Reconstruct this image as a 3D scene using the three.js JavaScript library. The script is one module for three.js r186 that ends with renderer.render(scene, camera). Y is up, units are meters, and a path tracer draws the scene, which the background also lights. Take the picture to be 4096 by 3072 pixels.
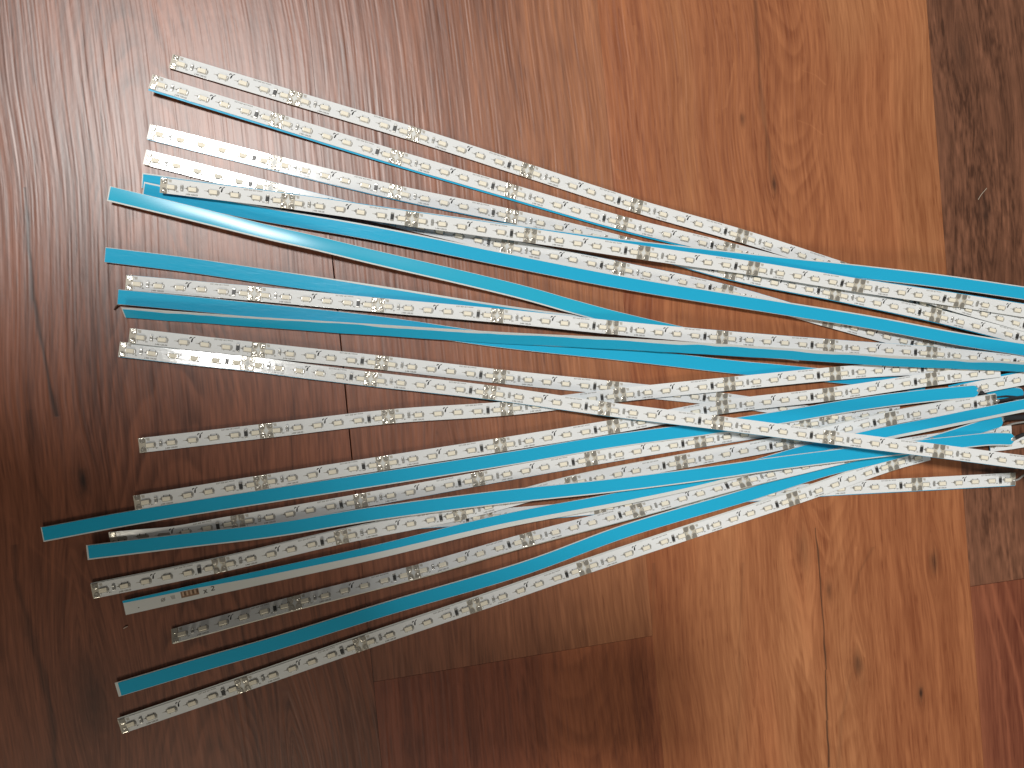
import * as THREE from 'three';
import { RoundedBoxGeometry } from 'three/addons/geometries/RoundedBoxGeometry.js';
import { mergeGeometries } from 'three/addons/utils/BufferGeometryUtils.js';
import { MarchingCubes } from 'three/addons/objects/MarchingCubes.js';
import { RectAreaLightUniformsLib } from 'three/addons/lights/RectAreaLightUniformsLib.js';

// ---------------------------------------------------------------- camera, lamp, room light, exposure
const MM = 0.001;
const scene = new THREE.Scene();
const camera = new THREE.PerspectiveCamera(51.28, 4 / 3, 0.01, 20);
camera.position.set(0, 0.3357, 0);
{
  const right = new THREE.Vector3(0.99048, 0.13765, 0).normalize();
  const back = new THREE.Vector3(-0.13763, 0.99032, -0.018).normalize();
  const up = new THREE.Vector3().crossVectors(back, right);
  camera.matrixAutoUpdate = true;
  camera.quaternion.setFromRotationMatrix(new THREE.Matrix4().makeBasis(right, up, back));
}
scene.add(camera);
const AMBIENT = new THREE.Color().setRGB(0.112, 0.105, 0.093);     // dim room all round
scene.background = AMBIENT;
const LAMP = { x: -0.630, y: 2.5, z: -0.710, side: 0.36, color: [1.0, 0.985, 0.955], radiance: 147 };
RectAreaLightUniformsLib.init();
const lampLight = new THREE.RectAreaLight(new THREE.Color(...LAMP.color), LAMP.radiance, LAMP.side, LAMP.side);
lampLight.position.set(LAMP.x, LAMP.y - 0.012, LAMP.z);
lampLight.lookAt(LAMP.x, 0, LAMP.z);
scene.add(lampLight);
const SIDE = { at: [-0.6, 1.4, 1.9], side: 0.62, color: [1.0, 0.925, 0.77], radiance: 12.5 };   // unseen warm lamp, placed out of view to light the shaded strips
const sideLight = new THREE.RectAreaLight(new THREE.Color(...SIDE.color), SIDE.radiance, SIDE.side, SIDE.side);
sideLight.position.set(...SIDE.at); sideLight.lookAt(0.05, 0, 0.0); sideLight.translateZ(-0.012);
scene.add(sideLight);
const renderer = new THREE.WebGLRenderer({ antialias: true });
renderer.setSize(1024, 768);
renderer.toneMapping = THREE.LinearToneMapping;
renderer.toneMappingExposure = 1.0;
renderer.shadowMap.enabled = true;

// ---------------------------------------------------------------- helpers
const names = {};
const numbered = (n) => { const k = names[n] = (names[n] ?? -1) + 1; return k ? `${n}_${String(k).padStart(3, '0')}` : n; };
function tag(o, label, category, group, kind) {
  if (label) o.userData.label = label;
  if (category) o.userData.category = category;
  if (group) o.userData.group = group;
  if (kind) o.userData.kind = kind;
  return o;
}
function base(name, x = 0, y = 0, z = 0) { const g = new THREE.Group(); g.name = numbered(name); g.position.set(x, y, z); scene.add(g); return g; }
function add(name, geometry, material, parent) {
  const m = new THREE.Mesh(geometry, material); m.name = name; m.castShadow = m.receiveShadow = true; parent.add(m); return m;
}
const hash = (x, y, s) => { let h = Math.imul(x | 0, 374761393) ^ Math.imul(y | 0, 668265263) ^ Math.imul(s | 0, 1274126177); h = Math.imul(h ^ (h >>> 13), 1274126177); h ^= h >>> 16; return (h >>> 0) / 4294967296; };
function noise(x, y, s) {
  const xi = Math.floor(x), yi = Math.floor(y), fx = x - xi, fy = y - yi, u = fx * fx * (3 - 2 * fx), v = fy * fy * (3 - 2 * fy);
  const a = hash(xi, yi, s), b = hash(xi + 1, yi, s), c = hash(xi, yi + 1, s), d = hash(xi + 1, yi + 1, s);
  return (a + (b - a) * u) * (1 - v) + (c + (d - c) * u) * v;
}
const fbm = (x, y, s, o = 3) => { let t = 0, a = 0.5, n = 0; for (let i = 0; i < o; i++) { t += a * noise(x, y, s + i * 17); n += a; a *= 0.5; x *= 2.03; y *= 2.03; } return t / n; };
const clamp = (x, a = 0, b = 1) => Math.min(b, Math.max(a, x));
const smooth = (a, b, x) => { const t = clamp((x - a) / (b - a)); return t * t * (3 - 2 * t); };
const seeded = (s) => () => { s = (s * 1664525 + 1013904223) >>> 0; return s / 4294967296; };

// ---------------------------------------------------------------- floor: laminate planks, each its own board
// plank frame: a runs across the boards, b along them (millimetres), turned 5.3 degrees from x and z
const TURN = 5.3 * Math.PI / 180, CA = Math.cos(TURN), SA = Math.sin(TURN);
const PX = 4;                                             // texture pixels per millimetre
function wood(p) {
  const { a0, a1, b0, b1, seed } = p, w = Math.round((a1 - a0) * PX), h = Math.round((b1 - b0) * PX * 0.75);
  const color = new Uint8Array(w * h * 4), relief = new Uint8Array(w * h * 4);
  const srgb = (v) => 255 * (v <= 0.0031308 ? 12.92 * v : 1.055 * Math.pow(v, 1 / 2.4) - 0.055);
  const lut = new Float32Array(4097).map((_, i) => srgb(i / 4096));
  const toS = (v) => lut[clamp(Math.round(v * 4096), 0, 4096)];
  for (let j = 0; j < h; j++) {
    const b = b0 + (j + 0.5) / h * (b1 - b0);
    for (let i = 0; i < w; i++) {
      const a = a0 + (i + 0.5) / w * (a1 - a0);
      // the grain swerves round knots
      let q = a + (p.sway ?? 3) * (fbm(b / 90, a / 160, seed + 3, 2) - 0.5) * 2, dark = 0, pale = 0;
      for (const [ka, kb, r, push, deep] of p.knots ?? []) {
        const da = a - ka, db = (b - kb) / (p.stretch ?? 2.6), d2 = (da * da + db * db) / (r * r);
        if (d2 > 60) continue;
        q += push * r * Math.exp(-d2 / 5) * (da >= 0 ? -1 : 1) * Math.min(1, Math.abs(da) / (0.3 * r));
        const ragged = d2 * (0.6 + 0.9 * fbm(a / 1.4, b / 2.2, seed + 41, 2));
        dark = Math.max(dark, deep * (Math.exp(-ragged * 1.6)) + 0.22 * deep * Math.exp(-d2 / 7) * noise(a * 0.9, b * 0.35, seed + 44));
      }
      // broad tone, streaks, year rings, fibres and pores
      const broad = fbm(q / 34, b / 170, seed + 5, 3);
      const streak = fbm(q / 4.4, b / 75, seed + 9, 3);
      const fine = fbm(q / 0.8, b / 16, seed + 13, 2);
      const fibre = noise(q / 0.34, b / 6, seed + 19);
      let ring = 0;
      if (p.figure) {
        const [fa, fb, wide, tall] = p.figure, u = (q - fa) / wide, v = (b - fb) / tall;
        const d = v + u * u * 1.5 + 0.28 * (fbm(q / 11, b / 30, seed + 23, 2) - 0.5);
        const s = d * (p.rings ?? 9), f = s - Math.floor(s);
        ring = (smooth(0, 0.75, f) * (1 - smooth(0.8, 1, f)) - 0.4) * Math.exp(-u * u * 1.1) * (p.ringy ?? 1) * noise(q / 6, b / 25, seed + 27);
      }
      const cell = noise(q / 0.5 + 90, b / (p.pore ?? 12), seed + 31), pore = smooth(0.72, 0.9, cell) * smooth(0.35, 0.6, fbm(q / 5, b / 18, seed + 33, 2));
      let t = 0.5 + (p.kBroad ?? 0.9) * (broad - 0.5) + (p.kStreak ?? 0.8) * (streak - 0.5) + (p.kFine ?? 0.5) * (fine - 0.5) + 0.32 * (fibre - 0.5) + 0.55 * ring - (p.kPore ?? 0.22) * pore;
      if (p.mottle) t += p.mottle * (fbm(a / 1.3, b / 5.5, seed + 51, 3) - 0.5) * (0.4 + 1.2 * smooth(0.3, 0.6, fbm(a / 14, b / 30, seed + 57, 2)));
      for (const [pts, width, deep] of p.cracks ?? []) {
        for (let k = 0; k + 1 < pts.length; k++) {
          const [x0, y0] = pts[k], [x1, y1] = pts[k + 1];
          if (b < y0 || b >= y1) continue;
          const f = (b - y0) / (y1 - y0), at = x0 + (x1 - x0) * f + 0.7 * (noise(b / 7, k, seed + 61) - 0.5);
          const d = (a - at) / (width * (0.45 + noise(b / 9, 3, seed + 63)));
          const mark = Math.exp(-d * d);
          if (deep >= 0) dark = Math.max(dark, deep * mark); else pale = Math.max(pale, -deep * mark);
        }
      }
      for (const [pa, pb, ra, rb, deep] of p.patches ?? []) {
        const d = ((q - pa) / ra) ** 2 + ((b - pb) / rb) ** 2 + 0.9 * (fbm(q / 3, b / 14, seed + 71, 3) - 0.5);
        const m = 1 - smooth(0.75, 1.05, d);
        if (deep >= 0) t -= deep * m; else t -= deep * m;
      }
      t = clamp(t); const k = 4 * ((h - 1 - j) * w + i);
      const hue = p.hue ? p.hue(a, b, fbm(q / 30, b / 200, seed + 81, 2)) : 0;
      for (let c = 0; c < 3; c++) {
        const lo = p.lo[c] + ((p.lo2 ?? p.lo)[c] - p.lo[c]) * hue, hi = p.hi[c] + ((p.hi2 ?? p.hi)[c] - p.hi[c]) * hue;
        let v = lo + (hi - lo) * t;
        v = v * (1 - 0.86 * clamp(dark)) + 0.006 * clamp(dark);
        v += (p.hi[c] * 1.25 - v) * clamp(pale);
        color[k + c] = toS(v);
      }
      color[k + 3] = 255;
      const z = 0.5 + 0.40 * (noise(q / 0.72, b / 26, seed + 91) - 0.5) + 0.42 * (noise(q / 1.5, b / 34, seed + 93) - 0.5) + 0.12 * (fbm(a / 1.2, b / 2.5, seed + 95, 2) - 0.5) - 0.12 * pore - 0.25 * clamp(dark);
      relief[k] = relief[k + 1] = relief[k + 2] = 255 * clamp(z); relief[k + 3] = 255;
    }
  }
  const tex = (data, srgbMap) => { const x = new THREE.DataTexture(data, w, h); x.magFilter = x.minFilter = THREE.LinearFilter; if (srgbMap) x.colorSpace = THREE.SRGBColorSpace; x.needsUpdate = true; return x; };
  return new THREE.MeshPhysicalMaterial({ map: tex(color, true), bumpMap: tex(relief), bumpScale: p.bump ?? 0.00012, roughness: p.rough ?? 0.37, ior: 1.55 });
}
const floor = base('floor');
tag(floor, null, null, null, 'structure');
function plank(p) {
  const { a0, a1, b0, b1 } = p, [g0, g1] = p.edge ?? [0, 0], [e0, e1] = p.end ?? [0, 0];   // left-edge gap at both ends, bevelled end
  const P = (a, b, y) => [(CA * a + SA * b) * MM, y, (-SA * a + CA * b) * MM];
  const rows = 24, pos = [], uv = [], idx = [];
  const ring = [];
  for (let r = 0; r <= rows; r++) {
    const f = r / rows, b = b0 + (b1 - b0) * f, gap = p.gap ? p.gap(b) : 0;
    const L = a0 + gap, R = a1;
    ring.push(b);
    for (const [a, y, au] of [[L, -0.008, L], [L, -0.0003 * Math.min(1, gap * 2), L], [L + 0.2, 0, L + 0.2], [R - 0.1, 0, R - 0.1], [R, 0, R], [R, -0.008, R]]) {
      const bb = r === 0 ? b + e0 * (a - a0) : r === rows ? b + e1 * (a - a0) : b;
      pos.push(...P(a, bb, y)); uv.push((au - a0) / (a1 - a0), 1 - (bb - b0) / (b1 - b0));
    }
  }
  for (let r = 0; r < rows; r++) for (let k = 0; k < 5; k++) { const i = r * 6 + k, j = i + 6; idx.push(i, j, i + 1, i + 1, j, j + 1); }
  const last = rows * 6;
  for (let k = 1; k < 5; k++) { idx.push(0, k, k + 1); idx.push(last, last + k + 1, last + k); }
  let g = new THREE.BufferGeometry();
  g.setAttribute('position', new THREE.Float32BufferAttribute(pos, 3)); g.setAttribute('uv', new THREE.Float32BufferAttribute(uv, 2)); g.setIndex(idx);
  g = g.toNonIndexed(); g.computeVertexNormals();
  const m = add(numbered('plank'), g, wood(p), floor);
  if (p.label) m.userData.label = p.label;
  return m;
}
const ORANGE = { lo: [0.25, 0.082, 0.030], hi: [0.49, 0.205, 0.088] };
plank({
  a0: -250, a1: -23.6, b0: -330, b1: 300, seed: 23, lo: [0.092, 0.0285, 0.0145], hi: [0.31, 0.108, 0.056], kBroad: 0.6, kStreak: 0.5, kFine: 0.6, sway: 7, label: 'reddish brown plank with knots and swirling grain',
  knots: [[-128, 32, 2.4, 1.6, 0.9], [-133, 118, 9, 1.3, 0.55], [-60, 168, 6, 1.2, 0.3]],
  figure: [-92, 190, 40, -120], rings: 7, ringy: 1.0,
  cracks: [[[[-155.7, 43.8], [-148.4, 57.0], [-136.9, 70.8], [-131.3, 79.1], [-130.6, 81.7]], 1.3, -0.16], [[[-133.8, 94.9], [-129.9, 111.9], [-124.2, 129.4], [-119.9, 146.0]], 1.2, -0.14], [[[-130.6, 81.7], [-132.1, 88.5], [-133.8, 94.9]], 1.2, -0.15], [[[-134.2, 63.8], [-131.5, 69.5], [-128.6, 74.4]], 0.9, -0.2], [[[-155.4, 54.5], [-156.5, 68.4], [-153.3, 91.0], [-149.7, 114.0], [-148.9, 129.0], [-149.5, 144.5]], 1.5, 0.5], [[[-124.3, 76.4], [-124.4, 88.5], [-123.5, 104.8], [-120.8, 117.4], [-117.6, 142.3]], 0.7, -0.14], [[[-119.8, 79.0], [-120.1, 91.1], [-119.6, 105.4]], 0.6, -0.12], [[[-135.4, 7.3], [-135.2, 19.2], [-134.8, 35.1], [-132.5, 47.4], [-130.7, 56.6]], 0.8, -0.12], [[[-144.6, 2.5], [-146.3, 18.0], [-144.9, 33.0], [-141.4, 43.3], [-137.9, 54.7]], 1.0, 0.3], [[[-137.5, -84], [-138.6, -60], [-138.6, -40], [-136.4, -6], [-135.2, 6]], 0.75, 0.8]],
});
plank({
  a0: -23.5, a1: 97.5, b0: -330, b1: 128.4, end: [0, -0.022], seed: 37, lo: [0.086, 0.028, 0.0150], hi: [0.300, 0.110, 0.059], lo2: [0.21, 0.072, 0.031], hi2: [0.47, 0.19, 0.084],
  hue: (a, b, n) => smooth(-5, 95, a + 34 * (n - 0.5)), kFine: 0.6, kBroad: 0.6, kStreak: 0.5, label: 'brown plank under the middle of the strips',  // tone runs from brown at the left edge to lighter orange at the right
  gap: (b) => 0.34 * smooth(-66, -44, b) * (1 - 0.9 * smooth(32, 60, b)),
  knots: [[14, 63, 6, 1.0, 0.4], [55, -70, 1.6, 1.2, 0.8], [-60, 40, 4, 1, 0.3]],
  cracks: [[[[52, -75], [54, -66], [58, -52]], 1.0, 0.6], [[[77, -200], [80, -120], [82, -60]], 0.7, 0.25]],
});
plank({
  a0: -23.5, a1: 97.5, b0: 128.52, b1: 300, end: [-0.022, 0], seed: 41, lo: [0.086, 0.0205, 0.0100], hi: [0.265, 0.074, 0.037], lo2: [0.18, 0.048, 0.020], hi2: [0.42, 0.135, 0.055], hue: (a, b, n) => smooth(-5, 90, a + 70 * (n - 0.5)), label: 'short end of a reddish plank below the end joint',  // colour gets lighter and more orange from left to right
  figure: [60, 140, 34, 60], rings: 5, ringy: 0.6, mottle: 0.35,
});
plank({
  a0: 97.55, a1: 250.3, b0: -330, b1: 300, seed: 53, ...ORANGE, lo2: [0.215, 0.060, 0.023], hi2: [0.455, 0.165, 0.066], hue: (a, b, n) => Math.max(0.7 * smooth(0.42, 0.62, n), 1 - smooth(104, 142, a + 24 * (n - 0.5))), sway: 6, kBroad: 0.6, kStreak: 0.65, kFine: 0.62, pore: 6,
  label: 'orange brown plank with cathedral grain and knots', figure: [182, -74, 26, 60], rings: 5, ringy: 0.6,
  knots: [[191.6, 151.7, 2.6, 1.7, 0.6], [233.3, 110.6, 2.6, 1.5, 0.62], [221.6, 170.0, 1.3, 1.4, 0.95], [180.9, 116.2, 1.8, 1.2, 0.45], [169.6, 96.9, 4.2, 1.8, 0.34], [170.4, -66.6, 1.7, 2.0, 0.75], [158.2, -95.5, 1.2, 1.2, 0.5], [252.5, -118.8, 2, 1, 0.2]],
  cracks: [[[[176.8, 87.7], [176.9, 123.6], [176.3, 152.3], [175.1, 175.3], [174.0, 196.9]], 0.45, 0.9], [[[166.9, 76.6], [163.9, 84.8], [163.8, 100.4]], 0.9, -0.2], [[[176.4, 79.1], [183.5, 94.3], [180.0, 108.2]], 0.8, -0.25], [[[195.4, 98.6], [190.7, 122.6], [191.9, 140.1], [195.7, 149.3]], 0.6, -0.25], [[[203.7, 99.7], [195.9, 110.2], [193.5, 120.0]], 1.0, 0.22], [[[188.2, 155.5], [181.9, 176.4], [178.5, 197.7]], 1.0, 0.22], [[[148.8, 104.2], [144.8, 142.1], [137.6, 191.0]], 0.6, -0.18], [[[141.1, 99.0], [136.0, 140.8], [131.0, 189.9]], 0.6, 0.2], [[[100.9, 93.9], [95.8, 135.0], [92.9, 183.7]], 0.9, 0.25], [[[168.4, -147.1], [167.5, -109.0], [169.5, -65.5]], 1.2, 0.4], [[[112.7, -138.1], [113.2, -127.4], [109.2, -106.3]], 1.0, -0.2], [[[95.0, -114.4], [97.1, -106.8], [92.1, -94.3]], 1.0, -0.22], [[[98.1, -81.2], [100.6, -72.5]], 1.0, -0.2], [[[187.5, -115.8], [193.8, -113.4], [198.2, -108.8]], 0.7, -0.25], [[[183.8, -94.0], [189.5, -91.5], [195.1, -86.8]], 0.7, -0.25], [[[156.4, -120.4], [151.2, -101.0], [144.8, -100.3]], 0.6, -0.2]],
  patches: [[169.1, 121.1, 5.5, 40, -0.3], [167.7, 181.4, 5.2, 36, 0.36], [89.8, 99.4, 6, 30, 0.25]],
});
plank({
  a0: 250.4, a1: 380, b0: -330, b1: 123.9, end: [0, -0.006], seed: 67, lo: [0.072, 0.0275, 0.0145], hi: [0.265, 0.112, 0.062], sway: 5, mottle: 0.75, kBroad: 0.5, kStreak: 0.6, label: 'dark brown mottled plank at the far side',
  knots: [[266, -120, 3, 1.4, 0.4], [272, -48, 4, 1.5, 0.35]],
});
plank({
  a0: 250.4, a1: 380, b0: 124.1, b1: 300, end: [-0.006, 0], seed: 71, lo: [0.13, 0.032, 0.016], hi: [0.30, 0.100, 0.050], label: 'reddish plank with pale streaks below the dark one',
  cracks: [[[[256, 124], [262, 160], [266, 240]], 1.1, -0.5], [[[261, 124], [271, 170], [275, 240]], 1.2, -0.55], [[[268, 124], [280, 170], [286, 240]], 1.0, -0.45]],
});
{
  const g = new THREE.BoxGeometry(0.85, 0.003, 0.8); g.translate(0.05, -0.0098, 0);
  add('underlay', g, new THREE.MeshStandardMaterial({ color: 0x14100d, roughness: 0.95 }), floor);
}

// ---------------------------------------------------------------- LED strips
const WIDTH = 5.9, PITCH = 49.3;                          // millimetres: strip width, spacing of the cut lines
const M = {
  side: new THREE.MeshPhysicalMaterial({ color: new THREE.Color().setRGB(0.70, 0.71, 0.69), roughness: 0.5 }),
  tape: new THREE.MeshPhysicalMaterial({ color: new THREE.Color().setRGB(0.68, 0.70, 0.68), roughness: 0.5 }),
  foam: new THREE.MeshPhysicalMaterial({ color: new THREE.Color().setRGB(0.62, 0.60, 0.50), roughness: 0.6 }),
  tin: new THREE.MeshPhysicalMaterial({ color: new THREE.Color().setRGB(0.62, 0.61, 0.58), metalness: 0.6, roughness: 0.25 }),
  pad: new THREE.MeshPhysicalMaterial({ color: new THREE.Color().setRGB(0.56, 0.53, 0.47), metalness: 0.65, roughness: 0.2 }),
  tan: new THREE.MeshPhysicalMaterial({ color: new THREE.Color().setRGB(0.52, 0.48, 0.40), roughness: 0.3 }),
  phosphor: new THREE.MeshPhysicalMaterial({ color: new THREE.Color().setRGB(0.88, 0.82, 0.68), roughness: 0.6 }),
  fillet: new THREE.MeshPhysicalMaterial({ color: new THREE.Color().setRGB(0.48, 0.47, 0.44), roughness: 0.5 }),
  black: new THREE.MeshPhysicalMaterial({ color: new THREE.Color().setRGB(0.035, 0.035, 0.035), roughness: 0.4 }),
  grey: new THREE.MeshPhysicalMaterial({ color: new THREE.Color().setRGB(0.30, 0.30, 0.29), roughness: 0.4 }),
  wire: new THREE.MeshPhysicalMaterial({ color: new THREE.Color().setRGB(0.035, 0.034, 0.036), roughness: 0.42 }),
  paleWire: new THREE.MeshPhysicalMaterial({ color: new THREE.Color().setRGB(0.32, 0.31, 0.29), roughness: 0.45 }),
};
function bumpy(size, cells, seed, amount) {
  const d = new Uint8Array(size * size * 4);
  for (let j = 0; j < size; j++) for (let i = 0; i < size; i++) { const v = 128 + amount * 127 * (2 * fbm(i / size * cells, j / size * cells, seed, 3) - 1); d.set([v, v, v, 255], 4 * (j * size + i)); }
  const t = new THREE.DataTexture(d, size, size); t.wrapS = t.wrapT = THREE.RepeatWrapping; t.magFilter = THREE.LinearFilter; t.needsUpdate = true; return t;
}
{
  // the print on the board between two cut lines
  const w = 1024, h = 128, c = document.createElement('canvas'); c.width = w; c.height = h;
  const g = c.getContext('2d'), kx = w / PITCH, ky = h / WIDTH;
  g.fillStyle = '#e9ebec'; g.fillRect(0, 0, w, h);
  const X = (x) => x * kx, Y = (y) => (y + WIDTH / 2) * ky;
  const poly = (pts, style) => { g.fillStyle = style; g.beginPath(); pts.forEach(([x, y], i) => i ? g.lineTo(X(x), Y(y)) : g.moveTo(X(x), Y(y))); g.closePath(); g.fill(); };
  const trace = '#827f78', ink = '#161617';
  const LEDS = [4.2, 12.4, 20.5, 28.7, 37.0, 45.2];
  LEDS.forEach((x, i) => {
    poly([[x - 2.15, -0.7], [x + 2.05, -0.7], [x + 2.4, 0.1], [x + 2.1, 1.2], [x - 1.7, 1.2], [x - 2.15, 0.5]], '#9f9c94');   // copper field under the chip
    poly([[x - 1.9, -0.35], [x - 3.0, 0.1], [x - 1.9, 0.5]], trace);
    poly([[x - 3.7, -0.02], [x - 2.7, -0.1], [x - 2.7, 0.25], [x - 3.7, 0.2]], '#c3c1bb');
    const up = i % 2 === 1 || i === 5 ? -1 : 1;
    for (const k of [-1.1, 1.2]) poly([[x + k - 0.18, 0.25 + up * 0.5], [x + k + 0.18, 0.25 + up * 0.5], [x + k + 0.3, 0.25 + up * 1.35], [x + k - 0.02, 0.25 + up * 1.4]], '#57554f');
  });
  // hook-shaped mark after the third chip
  g.strokeStyle = ink; g.lineCap = 'round'; g.lineWidth = 7;
  g.beginPath(); g.moveTo(X(22.7), Y(-1.55)); g.quadraticCurveTo(X(22.9), Y(-2.2), X(23.35), Y(-1.9)); g.stroke();
  g.lineWidth = 5.5; g.beginPath(); g.moveTo(X(24.6), Y(-2.2)); g.quadraticCurveTo(X(23.6), Y(-1.7), X(23.7), Y(-1.0)); g.stroke();
  g.lineWidth = 11; g.beginPath(); g.moveTo(X(23.65), Y(-1.2)); g.lineTo(X(23.45), Y(-0.35)); g.stroke();
  g.fillStyle = '#5b5a57'; g.font = 'bold 19px sans-serif'; g.textBaseline = 'middle';
  g.save(); g.translate(X(9.9), Y(2.25)); g.scale(0.86, 0.92); g.fillText('J-4W-120LED', 0, 0); g.restore();
  g.save(); g.translate(X(39.2), Y(-2.35)); g.rotate(Math.PI); g.scale(0.98, 0.85); g.fillStyle = '#8d8c89'; g.fillText('www.LW-4W-LED', 0, 0); g.restore();
  g.fillStyle = '#6d6b67'; g.font = 'bold 16px sans-serif'; g.fillText('R2', X(39.4), Y(1.6)); g.fillText('R1', X(6.2), Y(1.75)); g.fillText('+', X(45.0), Y(1.9)); g.fillText('+', X(3.1), Y(2.1));
  poly([[2.9, -2.6], [4.3, -2.6], [4.3, -1.5], [3.4, -1.5]], '#bdbab3');
  const t = new THREE.CanvasTexture(c); t.colorSpace = THREE.SRGBColorSpace; t.wrapS = THREE.RepeatWrapping; t.wrapT = THREE.ClampToEdgeWrapping; t.anisotropy = 8;
  const bump = bumpy(256, 7, 5, 0.8); bump.repeat.set(1, 0.4);
  const solder = bumpy(256, 14, 9, 1); M.pad.bumpMap = solder; M.pad.bumpScale = 0.0002;
  M.board = new THREE.MeshPhysicalMaterial({ map: t, roughness: 0.14, bumpMap: bump, bumpScale: 0.00005, ior: 1.5 });
  const wave = bumpy(256, 9, 15, 0.9); wave.repeat.set(1, 0.5);
  M.gloss = new THREE.MeshPhysicalMaterial({ color: new THREE.Color().setRGB(0.02, 0.44, 0.66), roughness: 0.27, ior: 1.5 });
  M.liner = new THREE.MeshPhysicalMaterial({ color: new THREE.Color().setRGB(0.019, 0.425, 0.69), roughness: 0.22, bumpMap: wave, bumpScale: 0.00004, ior: 1.45 });
}
// a strip's path: points in millimetres [x, z, height, roll]; arc(s) gives place, tangent, side (towards the viewer's bottom edge) and normal
function path(nodes) {
  const P = nodes.map(([x, z, y]) => new THREE.Vector3(x, y, z)), n = P.length, roll = nodes.map((q) => (q[3] ?? 0) * Math.PI / 180);
  const pts = [], rolls = [];
  const curve = new THREE.CatmullRomCurve3(P, false, 'centripetal');
  for (let i = 0; i < n - 1; i++) for (let k = 0; k < 24; k++) { const f = k / 24; pts.push(curve.getPoint((i + f) / (n - 1))); rolls.push(roll[i] + (roll[i + 1] - roll[i]) * f * f * (3 - 2 * f)); }
  pts.push(P[n - 1].clone()); rolls.push(roll[n - 1]);
  const len = [0]; for (let i = 1; i < pts.length; i++) len.push(len[i - 1] + pts[i].distanceTo(pts[i - 1]));
  const total = len[len.length - 1];
  const place = (s) => { s = clamp(s, 0, total); let i = 1; while (i < len.length - 1 && len[i] < s) i++; const f = (s - len[i - 1]) / (len[i] - len[i - 1] || 1); return [pts[i - 1].clone().lerp(pts[i], f), rolls[i - 1] + (rolls[i] - rolls[i - 1]) * f]; };
  const arc = (s) => {
    const [p, r] = place(s), T = place(s + 2)[0].sub(place(s - 2)[0]).normalize();
    const S0 = new THREE.Vector3().crossVectors(T, new THREE.Vector3(0, 1, 0)).normalize(), N0 = new THREE.Vector3().crossVectors(S0, T);
    const N = N0.clone().multiplyScalar(Math.cos(r)).addScaledVector(S0, Math.sin(r)), S = S0.clone().multiplyScalar(Math.cos(r)).addScaledVector(N0, -Math.sin(r));
    return { p, T, S, N };
  };
  return { total, arc };
}
// a ribbon of rectangular section along a path; sides and heights may follow s
function ribbon(line, s0, s1, lo, hi, n0, n1, phase = 0, step = 2.5) {
  const val = (v, s) => typeof v === 'function' ? v(s) : v, count = Math.max(2, Math.ceil((s1 - s0) / step)), pos = [], uv = [], rows = [];
  for (let i = 0; i <= count; i++) {
    const s = s0 + (s1 - s0) * i / count, { p, S, N } = line.arc(s), a = val(lo, s), b = val(hi, s), c = val(n0, s), d = val(n1, s);
    rows.push({ u: (s - phase) / PITCH, v: [0.5 - a / WIDTH, 0.5 - b / WIDTH], q: [[a, d], [b, d], [b, c], [a, c]].map(([k, m]) => p.clone().addScaledVector(S, k).addScaledVector(N, m).multiplyScalar(MM)) });
  }
  const face = (A, B, C, D, ua, ub, va, vb) => { for (const [Q, u, v] of [[A, ua, va], [B, ua, vb], [C, ub, vb], [A, ua, va], [C, ub, vb], [D, ub, va]]) { pos.push(Q.x, Q.y, Q.z); uv.push(u, v); } };
  for (let i = 0; i < count; i++) {
    const R = rows[i], Q = rows[i + 1];
    for (let k = 0; k < 4; k++) { const m = (k + 1) % 4; face(R.q[k], R.q[m], Q.q[m], Q.q[k], R.u, Q.u, k === 0 ? R.v[0] : 0.985, k === 0 ? R.v[1] : 0.985); }
  }
  for (const [R, flip] of [[rows[0], 1], [rows[count], 0]]) { const q = flip ? [3, 2, 1, 0] : [0, 1, 2, 3]; face(R.q[q[0]], R.q[q[1]], R.q[q[2]], R.q[q[3]], R.u, R.u, 0.985, 0.985); }
  const g = new THREE.BufferGeometry();
  g.setAttribute('position', new THREE.Float32BufferAttribute(pos, 3)); g.setAttribute('uv', new THREE.Float32BufferAttribute(uv, 2)); g.computeVertexNormals();
  return g;
}
// a liner that has lifted in the middle: an arched sheet over a path
function arched(line, s0, s1, lo, hi, n0, rise, step = 2.5) {
  const count = Math.ceil((s1 - s0) / step), across = 8, pos = [], nor = [], idx = [];
  for (let i = 0; i <= count; i++) {
    const s = s0 + (s1 - s0) * i / count, { p, S, N } = line.arc(s), h = rise(s);
    for (let k = 0; k <= across; k++) {
      const t = 2 * k / across - 1, q = p.clone().addScaledVector(S, lo + (hi - lo) * (t + 1) / 2).addScaledVector(N, n0 + h * (1 - t * t)).multiplyScalar(MM);
      pos.push(q.x, q.y, q.z); const m = N.clone().addScaledVector(S, 4 * h * t / (hi - lo)).normalize(); nor.push(m.x, m.y, m.z);
      if (i < count && k < across) { const a = i * (across + 1) + k, b = a + across + 1; idx.push(a, a + 1, b, a + 1, b + 1, b); }
    }
  }
  const g = new THREE.BufferGeometry(); g.setAttribute('position', new THREE.Float32BufferAttribute(pos, 3)); g.setAttribute('normal', new THREE.Float32BufferAttribute(nor, 3)); g.setIndex(idx);
  g.setAttribute('uv', new THREE.Float32BufferAttribute(new Float32Array(pos.length / 3 * 2), 2));
  return g;
}
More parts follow.
